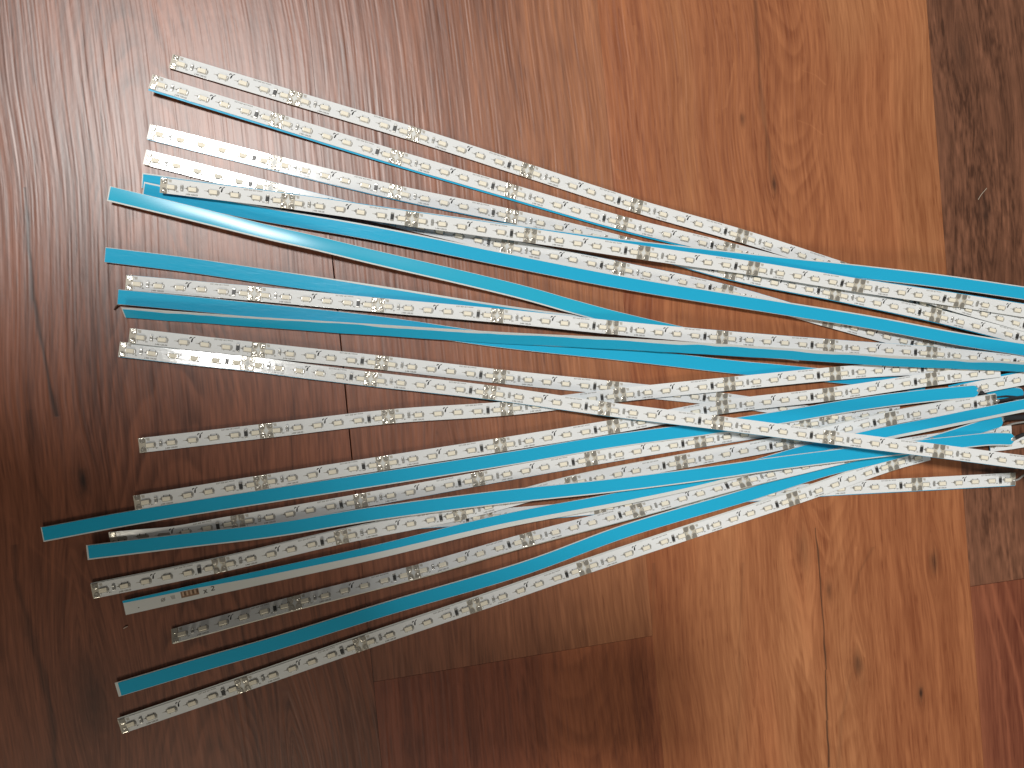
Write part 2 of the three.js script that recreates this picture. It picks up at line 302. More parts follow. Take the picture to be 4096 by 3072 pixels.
// shared pieces, in metres: x along the strip, y up from the board, z across
function boxes(list) {
  const gs = list.map(([x, y, z, w, h, d, slot, r]) => { const g = (r ? new RoundedBoxGeometry(w * MM, h * MM, d * MM, 1, r * MM) : new THREE.BoxGeometry(w * MM, h * MM, d * MM)).toNonIndexed(); g.translate(x * MM, (y + h / 2) * MM, z * MM); g.clearGroups?.(); return [g, slot ?? 0]; });
  const order = [...gs].sort((p, q) => p[1] - q[1]), out = mergeGeometries(order.map((q) => q[0]));
  out.clearGroups(); let at = 0;
  for (const [g, slot] of order) { const n = g.attributes.position.count; out.addGroup(at, n, slot); at += n; }
  return out;
}
const CHIP = boxes([[0.1, 0, 0.12, 3.9, 0.1, 2.15, 2, 0.04], [0, 0.05, 0, 3.05, 0.6, 1.6, 0, 0.14], [-1.6, 0, -0.05, 0.55, 0.3, 1.0, 1], [1.6, 0, 0.05, 0.5, 0.3, 1.1, 1], [-1.15, 0, 0.75, 0.4, 0.22, 0.35, 1], [1.1, 0, 0.75, 0.4, 0.22, 0.35, 1]]);
const CHIP_SET = [M.phosphor, M.tin, M.fillet];
const RESISTOR = boxes([[0, 0.03, 0.15, 1.25, 0.5, 2.1, 0, 0.06], [0, 0, -1.2, 1.3, 0.5, 0.75, 1, 0.12], [0, 0, 1.45, 1.3, 0.42, 0.6, 1, 0.12]]);
const RESISTOR_SET = [M.black, M.tin];
const JUMPER = boxes([[0, 0.03, 0, 1.1, 0.42, 1.0, 0, 0.06], [0, 0, -0.8, 1.1, 0.55, 0.8, 1, 0.2], [0, 0, 0.8, 1.1, 0.55, 0.8, 1, 0.2]]);
const JUMPER_SET = [M.grey, M.tin];
function flatUV(g) {                                      // uv across the top, 1 per 12 mm
  const a = g.attributes.position, uv = new Float32Array(a.count * 2); for (let i = 0; i < a.count; i++) { uv[2 * i] = a.getX(i) / MM / 12; uv[2 * i + 1] = a.getZ(i) / MM / 12; }
  g.setAttribute('uv', new THREE.BufferAttribute(uv, 2)); return g;
}
function padShape(sx, sz) {                                // one quarter of a cut-line joint, rounded towards the middle
  const s = new THREE.Shape(), e = 2.55, w = 2.85;
  s.moveTo(0.42, w); s.lineTo(0.42, 1.9); s.quadraticCurveTo(0.5, 0.72, 1.55, 0.62); s.quadraticCurveTo(2.2, 0.6, e, 1.25); s.lineTo(e, w); s.closePath();
  const g = new THREE.ExtrudeGeometry(s, { depth: 0.03, bevelEnabled: true, bevelThickness: 0.13, bevelSize: 0.22, bevelOffset: -0.22, bevelSegments: 2, curveSegments: 4 });
  g.scale(sx, sz, 1); g.rotateX(-Math.PI / 2); g.scale(MM, MM, MM);
  if (sx * sz < 0) { const p = g.toNonIndexed(), a = p.attributes.position; for (let i = 0; i < a.count; i += 3) { const t = [a.getX(i), a.getY(i), a.getZ(i)]; a.setXYZ(i, a.getX(i + 1), a.getY(i + 1), a.getZ(i + 1)); a.setXYZ(i + 1, ...t); } p.computeVertexNormals(); p.clearGroups(); return flatUV(p); }
  const p = g.toNonIndexed(); p.computeVertexNormals(); p.clearGroups(); return flatUV(p);
}
function star() {                                          // white print between the four pads
  const s = new THREE.Shape(); s.moveTo(0, 2.8); s.quadraticCurveTo(0.15, 0.35, 1.3, 0); s.quadraticCurveTo(0.15, -0.35, 0, -2.8); s.quadraticCurveTo(-0.15, -0.35, -1.3, 0); s.quadraticCurveTo(-0.15, 0.35, 0, 2.8);
  const g = new THREE.ExtrudeGeometry(s, { depth: 0.012, bevelEnabled: false, curveSegments: 5 }); g.rotateX(-Math.PI / 2); g.scale(MM, MM, MM); g.translate(0, 0.03 * MM, 0); g.clearGroups(); return flatUV(g.toNonIndexed());
}
function joint(halves, turn = 0) {                              // bare base film, white star, four tinned pads
  const b0 = halves < 0 ? -2.75 : halves > 0 ? 0 : -2.75, b1 = halves < 0 ? 0 : 2.75, film = new THREE.BoxGeometry((b1 - b0) * MM, 0.03 * MM, (WIDTH - 0.02) * MM).toNonIndexed();
  film.translate((b0 + b1) / 2 * MM, 0.015 * MM, 0); film.clearGroups(); flatUV(film);
  const pads = []; for (const sx of [-1, 1]) if (!halves || sx === halves) for (const sz of [-1, 1]) { const p = padShape(sx, sz); p.translate(0, 0.035 * MM, 0); pads.push(p); }
  const parts = [[film, 0], ...(halves ? [] : [[star(), 1]]), ...pads.map((p) => [p, 2])];
  for (const [p] of parts) if (!p.attributes.normal) p.computeVertexNormals();
  const out = mergeGeometries(parts.map((q) => q[0])); out.clearGroups(); let at = 0;
  { const uv = out.attributes.uv; for (let i = 0; i < uv.count; i++) uv.setXY(i, uv.getX(i) + turn * 0.37, uv.getY(i) + turn * 0.61); }
  for (const [g, slot] of parts) { out.addGroup(at, g.attributes.position.count, slot); at += g.attributes.position.count; }
  return out;
}
const JOINTS = [0, 1, 2, 3, 4].map((k) => joint(0, k)), JOINT_END = joint(1), JOINT_SET = [M.tan, M.side, M.pad];
const rnd = seeded(77);
const put = (mesh, line, s, n, dz = 0, spin = 0) => {
  const { p, T, S, N } = line.arc(s), q = p.clone().addScaledVector(S, dz).addScaledVector(N, n).multiplyScalar(MM);
  const t = T.clone().multiplyScalar(Math.cos(spin)).addScaledVector(S, Math.sin(spin)), z = new THREE.Vector3().crossVectors(t, N);
  mesh.position.copy(q).sub(mesh.parent.position); mesh.quaternion.setFromRotationMatrix(new THREE.Matrix4().makeBasis(t, N, z));
};
function strip(kind, nodes, label, o = {}) {
  const line = path(nodes), L = line.total, w = WIDTH / 2, phase = o.phase ?? 0, start = line.arc(0).p;
  const root = base('led_strip', start.x * MM, 0, start.z * MM);
  tag(root, label, 'LED strip', 'LED strips fanned out on the floor');
  const shift = (g) => { g.translate(-root.position.x, 0, -root.position.z); return g; };
  const off = (s) => (typeof o.off === 'function' ? o.off(s) : o.off ?? 0) + (o.ragged ?? 0.04) * 2 * (fbm(s / 9, 1, Math.round(start.x * 7 + start.z * 3), 3) - 0.5);
  const end = o.end ?? 0;
  if (kind === 'up') {
    add('circuit_board', shift(ribbon(line, 0, L, -w, w, -0.1, 0.12, phase)), M.board, root);
    const fo = o.foam ? M.foam : M.tape, th = o.foam ?? 0.16;
    add('adhesive_tape', shift(ribbon(line, 0.1, L - 0.1, -w + 0.1 + (o.slip ?? 0), w - 0.1 + (o.slip ?? 0), -0.1 - th, -0.1)), fo, root);
    if (!o.foam) add('release_liner', shift(ribbon(line, -0 + (o.lead ?? 0), L, (s) => -w + 0.05 + off(s), (s) => w - 0.05 + off(s), -0.36, -0.265)), M.liner, root);
    for (let s = phase; s < L + 1; s += PITCH) {
      if (s > -2 && s < L - 2.7) put(add('solder_joint', s < 2.6 ? JOINT_END : JOINTS[Math.floor(rnd() * 5)], JOINT_SET, root), line, Math.max(s, 0), 0.12);
      for (const x of [4.2, 12.4, 20.5, 28.7, 37.0, 45.2]) if (s + x > Math.max(1.5, o.bare ?? 0) && s + x < L - 1.6) put(add('led_chip', CHIP, CHIP_SET, root), line, s + x + 0.16 * (rnd() - 0.5), 0.12, 0.25 + 0.12 * (rnd() - 0.5), 0.06 * (rnd() - 0.5));
      if (s + 8.3 > (o.bare ?? 0) && s + 8.3 < L - 1) put(add('resistor', JUMPER, JUMPER_SET, root), line, s + 8.3, 0.12, 0.1, 0.08 * (rnd() - 0.5));
      if (s + 41.3 > 0 && s + 41.3 < L - 1) put(add('resistor', RESISTOR, RESISTOR_SET, root), line, s + 41.3, 0.12, 0.05, 0.08 * (rnd() - 0.5));
    }
    if (o.tip) put(add('solder_joint', JOINT_END, JOINT_SET, root), line, L - 2.6, 0.12);
  } else {
    const wide = o.wide ?? [-w + 0.3, w - 0.3], round = (s, k) => { if (!o.round) return k; const d = L - s; return d < 2.6 ? k * Math.sqrt(Math.max(0.03, 1 - (1 - d / 2.6) ** 2)) : k; };
    add('circuit_board', shift(ribbon(line, 0, L, (s) => round(s, -w), (s) => round(s, w), -0.22, 0, 0, o.round ? 0.8 : 2.5)), M.side, root);
    add('adhesive_tape', shift(ribbon(line, 0.15, L - 0.15, (s) => round(s, -w + 0.06), (s) => round(s, w - 0.06), 0, 0.16, 0, o.round ? 0.8 : 2.5)), M.tape, root);
    const lo = typeof wide === 'function' ? (s) => wide(s)[0] : () => wide[0], hi = typeof wide === 'function' ? (s) => wide(s)[1] : () => wide[1];
    if (o.arch) { add('release_liner', shift(arched(line, o.lead ?? 0.5, L, wide[0], wide[1], 0.17, o.arch)), M.gloss, root); return { root, line }; }
    const rag = (s, k) => (o.ragged ?? 0.05) * 2 * (fbm(s / (o.grain ?? 9), k, Math.round(start.x * 7 + start.z * 3), 3) - 0.5);
    add('release_liner', shift(ribbon(line, o.lead ?? 0.5, L - (o.round ? 0.25 : 0), (s) => round(s, lo(s) + rag(s, 1)), (s) => round(s, hi(s) + 0.3 * rag(s, 2)), 0.16, 0.27, 0, o.round ? 0.8 : o.fine ?? 2.5)), M.liner, root);
  }
  return { root, line };
}

// ---------------------------------------------------------------- the strips, from the top edge of the heap to the bottom: points are [x, z, height, roll] in millimetres
strip('up', [[-89.9, -122.2, 1, -5], [-41.6, -109.6, 1, -5], [5.8, -97.2, 1, -2], [54.2, -83.5, 1], [102.1, -69.9, 1.2], [148.6, -58.3, 1.5], [195, -44.9, 2.5], [242.2, -30.8, 4.2], [282.9, -20.5, 4.5], [303.9, -15.4, 4.5]], "white LED strip nearest the top edge, its left end highest of all", { off: -0.15, lead: -0.6 });
strip('up', [[-96.8, -112.9, 3.7, -4], [-49.9, -100.3, 2.4, -4], [-0.9, -87.2, 1.2, -2], [46.6, -74.9, 1], [94, -62.9, 1.2], [141.5, -52.8, 1.4], [189.4, -41.6, 1.6], [237.9, -29.1, 2], [285.1, -17.7, 2], [306.3, -12.6, 2]], "white LED strip second from the top with blue backing showing along its lower edge", { off: 0.75 });
strip('up', [[-98.5, -94.1, 1.2], [-50.2, -83.5, 1], [-1, -73, 1], [48.7, -64, 1.2], [95.3, -54, 1.8], [144, -41.9, 2.4], [192.4, -33.4, 3], [241.1, -24.1, 3.3], [283.4, -14.5, 4], [304.5, -9.6, 4]], "white LED strip third from the top, its left end shining in the lamp's glare", { off: 0.3 });
strip('up', [[-100, -83.9, 1.2], [-51.6, -72.8, 1], [-2.2, -61.7, 0.9], [46.4, -51.5, 0.9], [95.2, -43, 1], [142.9, -33.8, 1.2], [189.8, -21.6, 1.2], [238.1, -10.5, 1.5], [271.1, -6.8, 2], [285, -6.3, 2.2], [306.2, -6.2, 2.2]], "white LED strip with glaring left end, just above the grey strip lying on blue ones", { off: -0.2 });
strip('up', [[-93.3, -72.4, 4.5, 9], [-42.9, -66.9, 6.5, 10], [6.5, -61, 6.5, 10], [56.1, -55.6, 5, 9], [104.5, -49.5, 5, 10], [153.2, -43.7, 5.5, 12], [201.4, -37, 6.2, 14], [249.3, -31, 6.5, 14], [281.1, -26.8, 6.5, 14], [302, -23.9, 6.5, 14]], "raised greyish white LED strip lying on blue strips with brown pads at its cut end", { off: -0.3, lead: 0.6 });
strip('down', [[-101.1, -74.7, 1.4, 8], [-50.1, -68.9, 1.8, 8], [-0.2, -63, 2.4, 4], [41.2, -58.4, 3], [94.8, -52.6, 3.6], [161.9, -46.5, 4.8], [202.2, -43.1, 6], [236, -39.7, 8], [278.4, -34.5, 9.5], [299.1, -31.9, 9.5]], "blue-backed strip mostly under the raised greyish strip, topmost blue at the right edge", { wide: [-2.45, 2.75], ragged: 0.1 });
strip('down', [[-100.6, -71.2, 1.5, 8], [-59.7, -63.3, 2.4, 8], [-10.6, -55.7, 3, 4], [46.4, -45.5, 3], [94.5, -37.1, 3.4], [162.3, -27.4, 4.2], [208.2, -20.8, 5], [249.8, -13.7, 6], [281.7, -9.2, 6], [302.7, -6.1, 6]], "long blue-backed strip under the raised greyish strip, second blue from the top at right", { wide: [-2.35, 2.8] });
strip('down', [[-112.9, -68.7, 3.5, 5], [-83.4, -61.9, 5], [-49.5, -54, 6, -3.2], [-35, -51, 6, -4], [-10.6, -45.6, 5], [24.9, -38.1, 4.2], [51.7, -32.1, 3.4], [73.1, -26.5, 2.6], [95, -21.2, 1.8], [140.6, -11.9, 1.4], [175.5, -6.5, 1.4]], "glossy blue-backed strip with a bright glare streak and a bent left end", { wide: [-2.8, 2.4], arch: (s) => 0.05 + 0.08 * smooth(0, 40, s) - 0.07 * smooth(90, 160, s) });
strip('down', [[-114.9, -45.1, 1.8, 4], [-84.4, -41.7, 1.6, 4], [-50.3, -37.1, 1.4, 3], [-10.7, -31.9, 1.2], [40.9, -24.4, 1.2], [84.5, -19.1, 1.2], [129.2, -14.5, 1.2], [175.6, -9.3, 1.2]], "blue-backed strip with a square left end below the glossy glare-streaked one", { wide: (s) => [-2.75 + 0.6 * smooth(60, 110, s), 2.85], lead: 0.15 });
strip('up', [[-107.5, -34.4, 1], [-57.2, -30.5, 1.5], [-6.9, -26.3, 2.5], [42.9, -22.3, 3.4], [91.3, -17.7, 4.5], [141.1, -13.7, 4.2], [191.7, -10.2, 4.6], [241.7, -7, 5], [282.7, -3.3, 5], [303.7, -1.2, 5]], "white LED strip between two blue strips, its cut end tinged with teal", { off: -0.15, lead: -0.3 });
strip('down', [[-110.1, -28.6, 2.2, 3], [-84.4, -26.4, 2, 3], [-60.1, -24.1, 1.6, 2], [-10.8, -19.3, 1.2], [41.4, -12.2, 1.2], [95.3, -6.6, 1.2], [145.9, -1, 1.2], [163.9, 0.5, 1.2], [204.3, 4.2, 1.5], [235.9, 7.6, 1.5]], "bright blue strip lying flat directly above the tilted ragged one at left", { wide: [-2.8, 2.8], ragged: 0.08, lead: 0.1 });
strip('down', [[-108, -22.4, 3, 55], [-84.2, -20.9, 3, 55], [-59.8, -19.2, 3.2, 52], [-10.7, -16.3, 3.6, 46], [41, -13.3, 4, 42], [94.2, -10.9, 4.8, 38], [161.3, -7.2, 6.5, 40], [206.4, -4.3, 8, 43], [247.7, -2.4, 9, 46], [279.3, -1.1, 9, 46], [300, -0, 9, 46]], "dark blue strip tilted on its edge with a torn white upper rim", { wide: (s) => [-2.2 + 0.5 * smooth(90, 115, s), 2.85], ragged: 0.75, grain: 17, fine: 1 });
strip('up', [[-103.1, 30.2, 1], [-52.4, 24.6, 1.2], [-2.5, 19.2, 1.6], [46, 16.2, 2], [95.1, 10.7, 2], [144.2, 6, 2.5], [194.1, 1.5, 3], [217.4, -0, 3.5], [244.3, -0.7, 4.5], [270.6, -0.3, 5]], "white LED strip sloping upward alone from the dark plank, crossing under a long white one", { off: 0.1 });
strip('up', [[-105.8, -13.4, 2.8], [-55.5, -7.8, 2], [-6, -2.6, 0.9], [43.3, 3.1, 0.8], [90.4, 7.9, 0.8], [140.4, 13.2, 0.9], [175.9, 18.5, 1], [202.2, 22.7, 1]], "white LED strip just below the tilted dark blue strip, touching its lower neighbour", { off: 0 });
strip('up', [[-110.1, -8.1, 1.4, -3], [-79.5, -4.5, 1.6, -7.5], [-60.2, -2.4, 1.7, -7.5], [-40.6, 0.3, 1.7, -6], [-12, 3.9, 1.8, -1], [37.4, 9.6, 3.5], [86, 16.6, 5.5], [134.2, 22.7, 9], [182.5, 29.1, 13], [230, 35.2, 17], [270.4, 40.6, 20], [290.5, 43.2, 20]], "long white LED strip crossing over all the others towards the lower right", { off: 0.2 });
strip('up', [[-105, 53, 1.2], [-56, 45.7, 1.2], [-6.1, 38.5, 1.2], [42.8, 31.5, 1.8], [91.1, 24.2, 2.6], [139.4, 16.2, 3.2], [188.3, 10.9, 4], [237.4, 4.2, 5], [270.2, 0.4, 5.5]], "white LED strip above the longest blue strip, rising gently to the right", { off: 0.1 });
strip('down', [[-139.3, 64.6, 1.2], [-104.1, 58.6, 1.2], [-60.6, 52.3, 1.2], [-11, 45.5, 1.2], [46.7, 37.4, 1.2], [89.9, 30.8, 1.4], [128.8, 26.2, 1.6], [163.6, 21.5, 2.2], [203.8, 15.4, 3], [234.2, 11.9, 4], [259.8, 9.8, 5]], "blue-backed strip reaching farthest left, with a rounded right end", { wide: [-2.75, 2.45], round: true });
strip('up', [[-114.2, 67, 1.3, 16], [-102.9, 66.2, 1.3, 16], [-91, 65.6, 1.2, 6], [-70.4, 62.4, 1], [-44.5, 58.5, 1], [5.8, 50.4, 0.9], [54.2, 42.4, 0.8], [103.8, 34.7, 0.8], [142.2, 29.3, 0.8], [202.1, 21.3, 1], [224.1, 18.3, 1]], "white LED strip with twisted peeling left end, half hidden by the blue strip below it", { off: 0.2, bare: 24 });
strip('down', [[-122.2, 71.8, 3], [-84.8, 68.1, 3.2], [-50.5, 64.8, 3.2], [-10.9, 59.1, 4], [40.9, 53.4, 5], [88.8, 49.3, 5.5], [132.5, 44.6, 6.5], [161.2, 41, 7.2], [207.1, 36.3, 7.5], [250.1, 32.7, 6.5], [265.1, 31.6, 6], [278, 31.9, 5]], "blue-backed strip second farthest left, lying over several white strips", { wide: [-2.7, 2.4], round: true, lead: 0.7 });
strip('up', [[-121.1, 87.7, 1.2], [-71.5, 78.7, 1.2], [-22.6, 68.5, 1.2], [26, 59.7, 1.9], [74.4, 48.1, 1.8], [123, 39.7, 2], [170.5, 31.9, 2.6], [219.4, 21.6, 4], [243.8, 17.6, 4.5], [269, 14.1, 5]], "white LED strip starting just below the second farthest left blue strip", { off: -0.3, slip: -0.5, tip: true });
const marked = strip('down', [[-109.1, 94.7, 1.2], [-70.5, 87.1, 1.2], [-11.1, 75.6, 1.4], [41.2, 64.1, 2.4], [94.9, 55.1, 3], [133.8, 47.5, 3.4], [180.2, 35.5, 4.2], [209.4, 29.5, 5], [238.1, 24.2, 6], [280.8, 16.3, 7.5], [301.6, 12.8, 7.5]], "strip half blue and half white along its length, with grey printed marks", { wide: (s) => [-2.85, s < 30 ? -2.0 + 0.02 * s : s < 50 ? -1.4 + 0.045 * (s - 30) : s < 150 ? -0.5 + 0.014 * (s - 50) : Math.min(1.6, 0.9 + 0.005 * (s - 150))], lead: 0, ragged: 0.15 });
strip('up', [[-10.7, 64.1, 0.8], [35.6, 62, 0.8], [84.6, 59.2, 0.8], [133.7, 56.4, 0.8], [182.8, 53.8, 0.8], [231.9, 52.2, 1.2], [281.5, 50.6, 1.8]], "short visible white LED strip ending at right over the dark plank with a soldered wire", { phase: -3, tip: true, off: 0.35 });
strip('down', [[-112.2, 127.3, 1.2], [-82.4, 119.4, 1.2], [-51.1, 111.6, 1.2], [-6, 99.2, 1.2], [52.1, 84.2, 1.2], [95.4, 69.8, 1.5], [152.2, 54.8, 2], [186.4, 44.9, 2.6], [209.8, 39.9, 3.2], [234.4, 33.8, 4], [271.3, 22.9, 6]], "lowest blue-backed strip, running between two white strips at bottom", { wide: [-2.6, 2.75], lead: 1.2, round: true });
strip('up', [[-91, 106.6, 2.1, -32], [-42.6, 95, 2.2, -32], [6, 84, 2.4, -33], [53.8, 71.6, 2.8, -33], [101.5, 60.4, 3.2, -33], [150.3, 48.5, 3.6, -34], [173.9, 43.4, 4, -25], [210, 36, 4.2, -10], [246.6, 31, 4.2], [277.4, 28.5, 4.2]], "yellowish white LED strip tilted on its side, above the lowest blue strip", { foam: 1.1 });
strip('up', [[-111.1, 142.2, 1.3], [-63.5, 127.9, 1.2], [-15, 113, 1.2], [32.3, 98.9, 1.2], [79.6, 84.5, 1.2], [127, 70.5, 1.5], [173.8, 56.8, 2.2], [219.7, 42.4, 3], [237, 38.1, 3.4]], "lowest white LED strip, nearest the bottom edge", { off: -0.2, slip: -0.75 });
strip('up', [[246.5, 10.9, 4], [263.3, 7.6, 4.2], [283.2, 4.1, 4.5], [304.2, 0.6, 4.5]], "short white LED strip end emerging beside the rounded blue end at the right edge", { phase: 4.6, off: -0.8 });
strip('down', [[253, 11.6, 2], [266.8, 11.1, 2], [277.7, 10.9, 2.2], [285, 11.5, 2.2]], "small dark blue strip end under the wires at the right edge", { round: true });
strip('up', [[268.4, 34.9, 2], [278.4, 33.9, 2.2], [285.3, 32.9, 2.5], [306.4, 30.5, 2.5]], "white LED strip end at the right edge beyond the rounded blue end over wires", { phase: -20 });

// ---------------------------------------------------------------- wires soldered to the strips where they gather
function wire(nodes, r, material, label) {
  const P = nodes.map(([x, z, y]) => new THREE.Vector3(x * MM, y * MM, z * MM)), o = P[0].clone();
  const root = base('wire', o.x, 0, o.z); tag(root, label, 'wire', 'wires at the gathered end of the strips');
  const g = new THREE.TubeGeometry(new THREE.CatmullRomCurve3(P), 60, r * MM, 10); g.translate(-o.x, 0, -o.z);
  add('insulation', g, material, root);
  const s = new THREE.SphereGeometry((r + 0.15) * MM, 12, 8); s.scale(1.4, 0.8, 1); s.translate(0, o.y, 0);
  add('solder_blob', s, M.tin, root);
  return root;
}
wire([[262, 10.2, 3], [265.4, 11.3, 2.2], [270, 12.6, 2], [276.7, 12.3, 2.4], [285.1, 13.1, 2.4], [305.3, 14.2, 2]], 0.5, M.wire, "dark wire lowest beside the rounded blue strip end");
wire([[260.2, 9.5, 4.4], [264.2, 11.6, 3], [268.1, 13, 2], [270.4, 13.5, 1.6]], 1.25, M.wire, "dark wire curling out from beneath the rounded blue strip end");
wire([[271.6, 22.6, 5], [276.1, 22.1, 4], [283.9, 21.9, 3], [304.5, 21.1, 3]], 1.25, M.wire, "dark wire leaving the thin blue strip end under the half white strip");
wire([[269.5, 14.2, 5], [273.1, 13.9, 4.5], [279.2, 13, 4], [303.5, 10.6, 4]], 0.7, M.wire, "dark wire soldered to the white strip end above the half white strip");
wire([[281.1, 51.3, 2], [283.1, 50.6, 2.2], [285.4, 48.7, 2.6], [305.2, 42.1, 2.6]], 0.45, M.paleWire, "pale wire soldered to the short strip end over the dark plank");
wire([[270.7, 29.4, 3], [273.5, 26.8, 3.4], [277.8, 25.1, 3.5], [284.3, 24.1, 3.5], [304.1, 22.2, 3.5]], 0.45, M.paleWire, "pale wire arching over the white tip between blue strip ends");
wire([[277.5, 31.8, 5], [280, 31.2, 4.2], [284.6, 29.9, 3.2], [304.6, 27.5, 3]], 0.9, M.wire, "dark wire soldered to the rounded blue end lying lowest at the right edge");
{
  // grey print on the white half of the half-covered strip
  const w = 512, h = 64, c = document.createElement('canvas'); c.width = w; c.height = h; const g = c.getContext('2d');
  g.fillStyle = '#d7d9d7'; g.fillRect(0, 0, w, h);
  const kx = w / 40, ky = h / 4.2, X = (x) => x * kx, Y = (y) => (y + 1.5) * ky;
  g.strokeStyle = g.fillStyle = '#8f8d88'; g.lineWidth = 4;
  g.beginPath(); g.arc(X(14.0), Y(0.2), 9, 0, 7); g.stroke(); g.beginPath(); g.moveTo(X(13.2), Y(0.9)); g.lineTo(X(14.9), Y(-0.5)); g.stroke(); g.fillRect(X(13.4), Y(0.1), 14, 5);
  g.lineWidth = 3; for (let i = 0; i < 4; i++) { g.beginPath(); g.moveTo(X(17.1 + i * 0.45), Y(-0.7)); g.lineTo(X(17.5 + i * 0.35), Y(0.8)); g.stroke(); }
  g.fillStyle = '#8a6a52'; g.fillRect(X(21), Y(-1.3), X(7) - X(0), Y(1.2) - Y(-1.3));
  g.fillStyle = '#c2a48c'; for (const x of [21.6, 23.2, 24.7, 26.3]) g.fillRect(X(x), Y(-1.1), 8, 26);
  g.fillStyle = '#4b3a30'; for (const x of [22.4, 25.6, 27.3]) g.fillRect(X(x), Y(-0.9), 5, 20);
  g.fillStyle = '#55534f'; g.font = 'bold 40px sans-serif'; g.textBaseline = 'middle'; g.fillText('x', X(29.6), Y(0.5)); g.fillText('2', X(32.6), Y(0.1));
  g.beginPath(); g.arc(X(4.4), Y(1.1), 3, 0, 7); g.fill();
  const t = new THREE.CanvasTexture(c); t.colorSpace = THREE.SRGBColorSpace; t.anisotropy = 8;
  const geo = ribbon(marked.line, 1, 41, -1.5, 2.7, 0.14, 0.175, 1), uv = geo.attributes.uv;
  for (let i = 0; i < uv.count; i++) { const side = (0.5 - uv.getY(i)) * WIDTH; uv.setXY(i, uv.getX(i) * PITCH / 40, clamp(1 - (side + 1.5) / 4.2, 0.01, 0.99)); }
  geo.translate(-marked.root.position.x, 0, -marked.root.position.z);
  add('printed_marking', geo, new THREE.MeshPhysicalMaterial({ map: t, roughness: 0.35 }), marked.root);
}
// ---------------------------------------------------------------- specks that lie on the floor
function speck(name, pts, r, color, label, category) {
  const P = pts.map(([x, z, y]) => new THREE.Vector3(x * MM, y * MM, z * MM)), o = P[0].clone(), g = new THREE.TubeGeometry(new THREE.CatmullRomCurve3(P), 14, r * MM, 6); g.translate(-o.x, -o.y, -o.z);
  const m = new THREE.Mesh(g, new THREE.MeshPhysicalMaterial({ color: new THREE.Color().setRGB(...color), roughness: 0.7 })); m.name = numbered(name); m.position.copy(o); m.castShadow = m.receiveShadow = true; scene.add(m);
  tag(m, label, category);
}
speck('fibre', [[262.4, -77.9, 0.3], [263.9, -80.3, 0.5], [266.7, -83.3, 0.3]], 0.14, [0.5, 0.42, 0.33], 'pale fibre lying on the dark mottled plank', 'fibre');
speck('splinter', [[-112.1, -23.7, 0.4], [-111.1, -24.9, 0.9], [-109.8, -26, 1.4]], 0.3, [0.05, 0.022, 0.012], 'dark brown splinter at the left end of the bright blue strip', 'splinter');
speck('crumb', [[-109.7, 103.2, 0.3], [-109, 102.7, 0.4], [-108.2, 102.4, 0.3]], 0.2, [0.5, 0.4, 0.33], 'tiny pale crumb on the dark plank below the half white strip', 'crumb');
// ---------------------------------------------------------------- the lamp overhead, and the telephone whose shadow falls over the strips
{
  const root = base('ceiling_lamp', LAMP.x, LAMP.y, LAMP.z);
  tag(root, 'square white ceiling lamp high above the floor, out of the picture', 'lamp');
  add('housing', new RoundedBoxGeometry(LAMP.side + 0.03, 0.05, LAMP.side + 0.03, 2, 0.01).translate(0, 0.026, 0), M.side, root);
  const glow = new THREE.MeshStandardMaterial({ color: 0xffffff, emissive: new THREE.Color(...LAMP.color), emissiveIntensity: 2 });
  add('diffuser', new THREE.BoxGeometry(LAMP.side, 0.006, LAMP.side).translate(0, -0.004, 0), glow, root);
}
{
  const root = base('unseen_warm_lamp', SIDE.at[0], 0, SIDE.at[2]);  // stands out of view; warms the strips that the overhead lamp misses
  tag(root, 'unseen warm lamp behind the viewer, placed to light the shaded strips', 'lamp');
  const toward = new THREE.Group(); toward.name = 'lamp_head'; root.add(toward); toward.position.y = SIDE.at[1]; toward.quaternion.copy(sideLight.quaternion);
  add('shade', new RoundedBoxGeometry(SIDE.side + 0.03, SIDE.side + 0.03, 0.05, 2, 0.01).translate(0, 0, 0.026), M.side, toward);
  add('diffuser', new THREE.BoxGeometry(SIDE.side, SIDE.side, 0.006).translate(0, 0, -0.004), new THREE.MeshStandardMaterial({ color: 0xffffff, emissive: new THREE.Color(...SIDE.color), emissiveIntensity: 1.5 }), toward);
  add('pole', new THREE.CylinderGeometry(0.012, 0.012, SIDE.at[1] - 0.2, 16).translate(0, (SIDE.at[1] - 0.2) / 2, 0), M.grey, root);
  add('foot', new THREE.CylinderGeometry(0.13, 0.14, 0.02, 32).translate(0, 0.01, 0), M.grey, root);
}
{
  const root = base('telephone', 0, 0.3357, 0);
  root.quaternion.copy(camera.quaternion);
  tag(root, 'black mobile telephone held over the strips, taking the picture', 'telephone');
  const slab = new RoundedBoxGeometry(0.156, 0.076, 0.008, 3, 0.0038); slab.translate(-0.051, -0.027, 0.0075);
  add('body', slab, M.black, root);
  add('screen', new THREE.BoxGeometry(0.146, 0.068, 0.0004).translate(-0.051, -0.027, 0.0118), new THREE.MeshPhysicalMaterial({ color: 0x0a0a0c, roughness: 0.1 }), root);
  add('camera_lens', new THREE.TorusGeometry(0.005, 0.0012, 8, 24).translate(0, 0, 0.0032), M.grey, root);
}
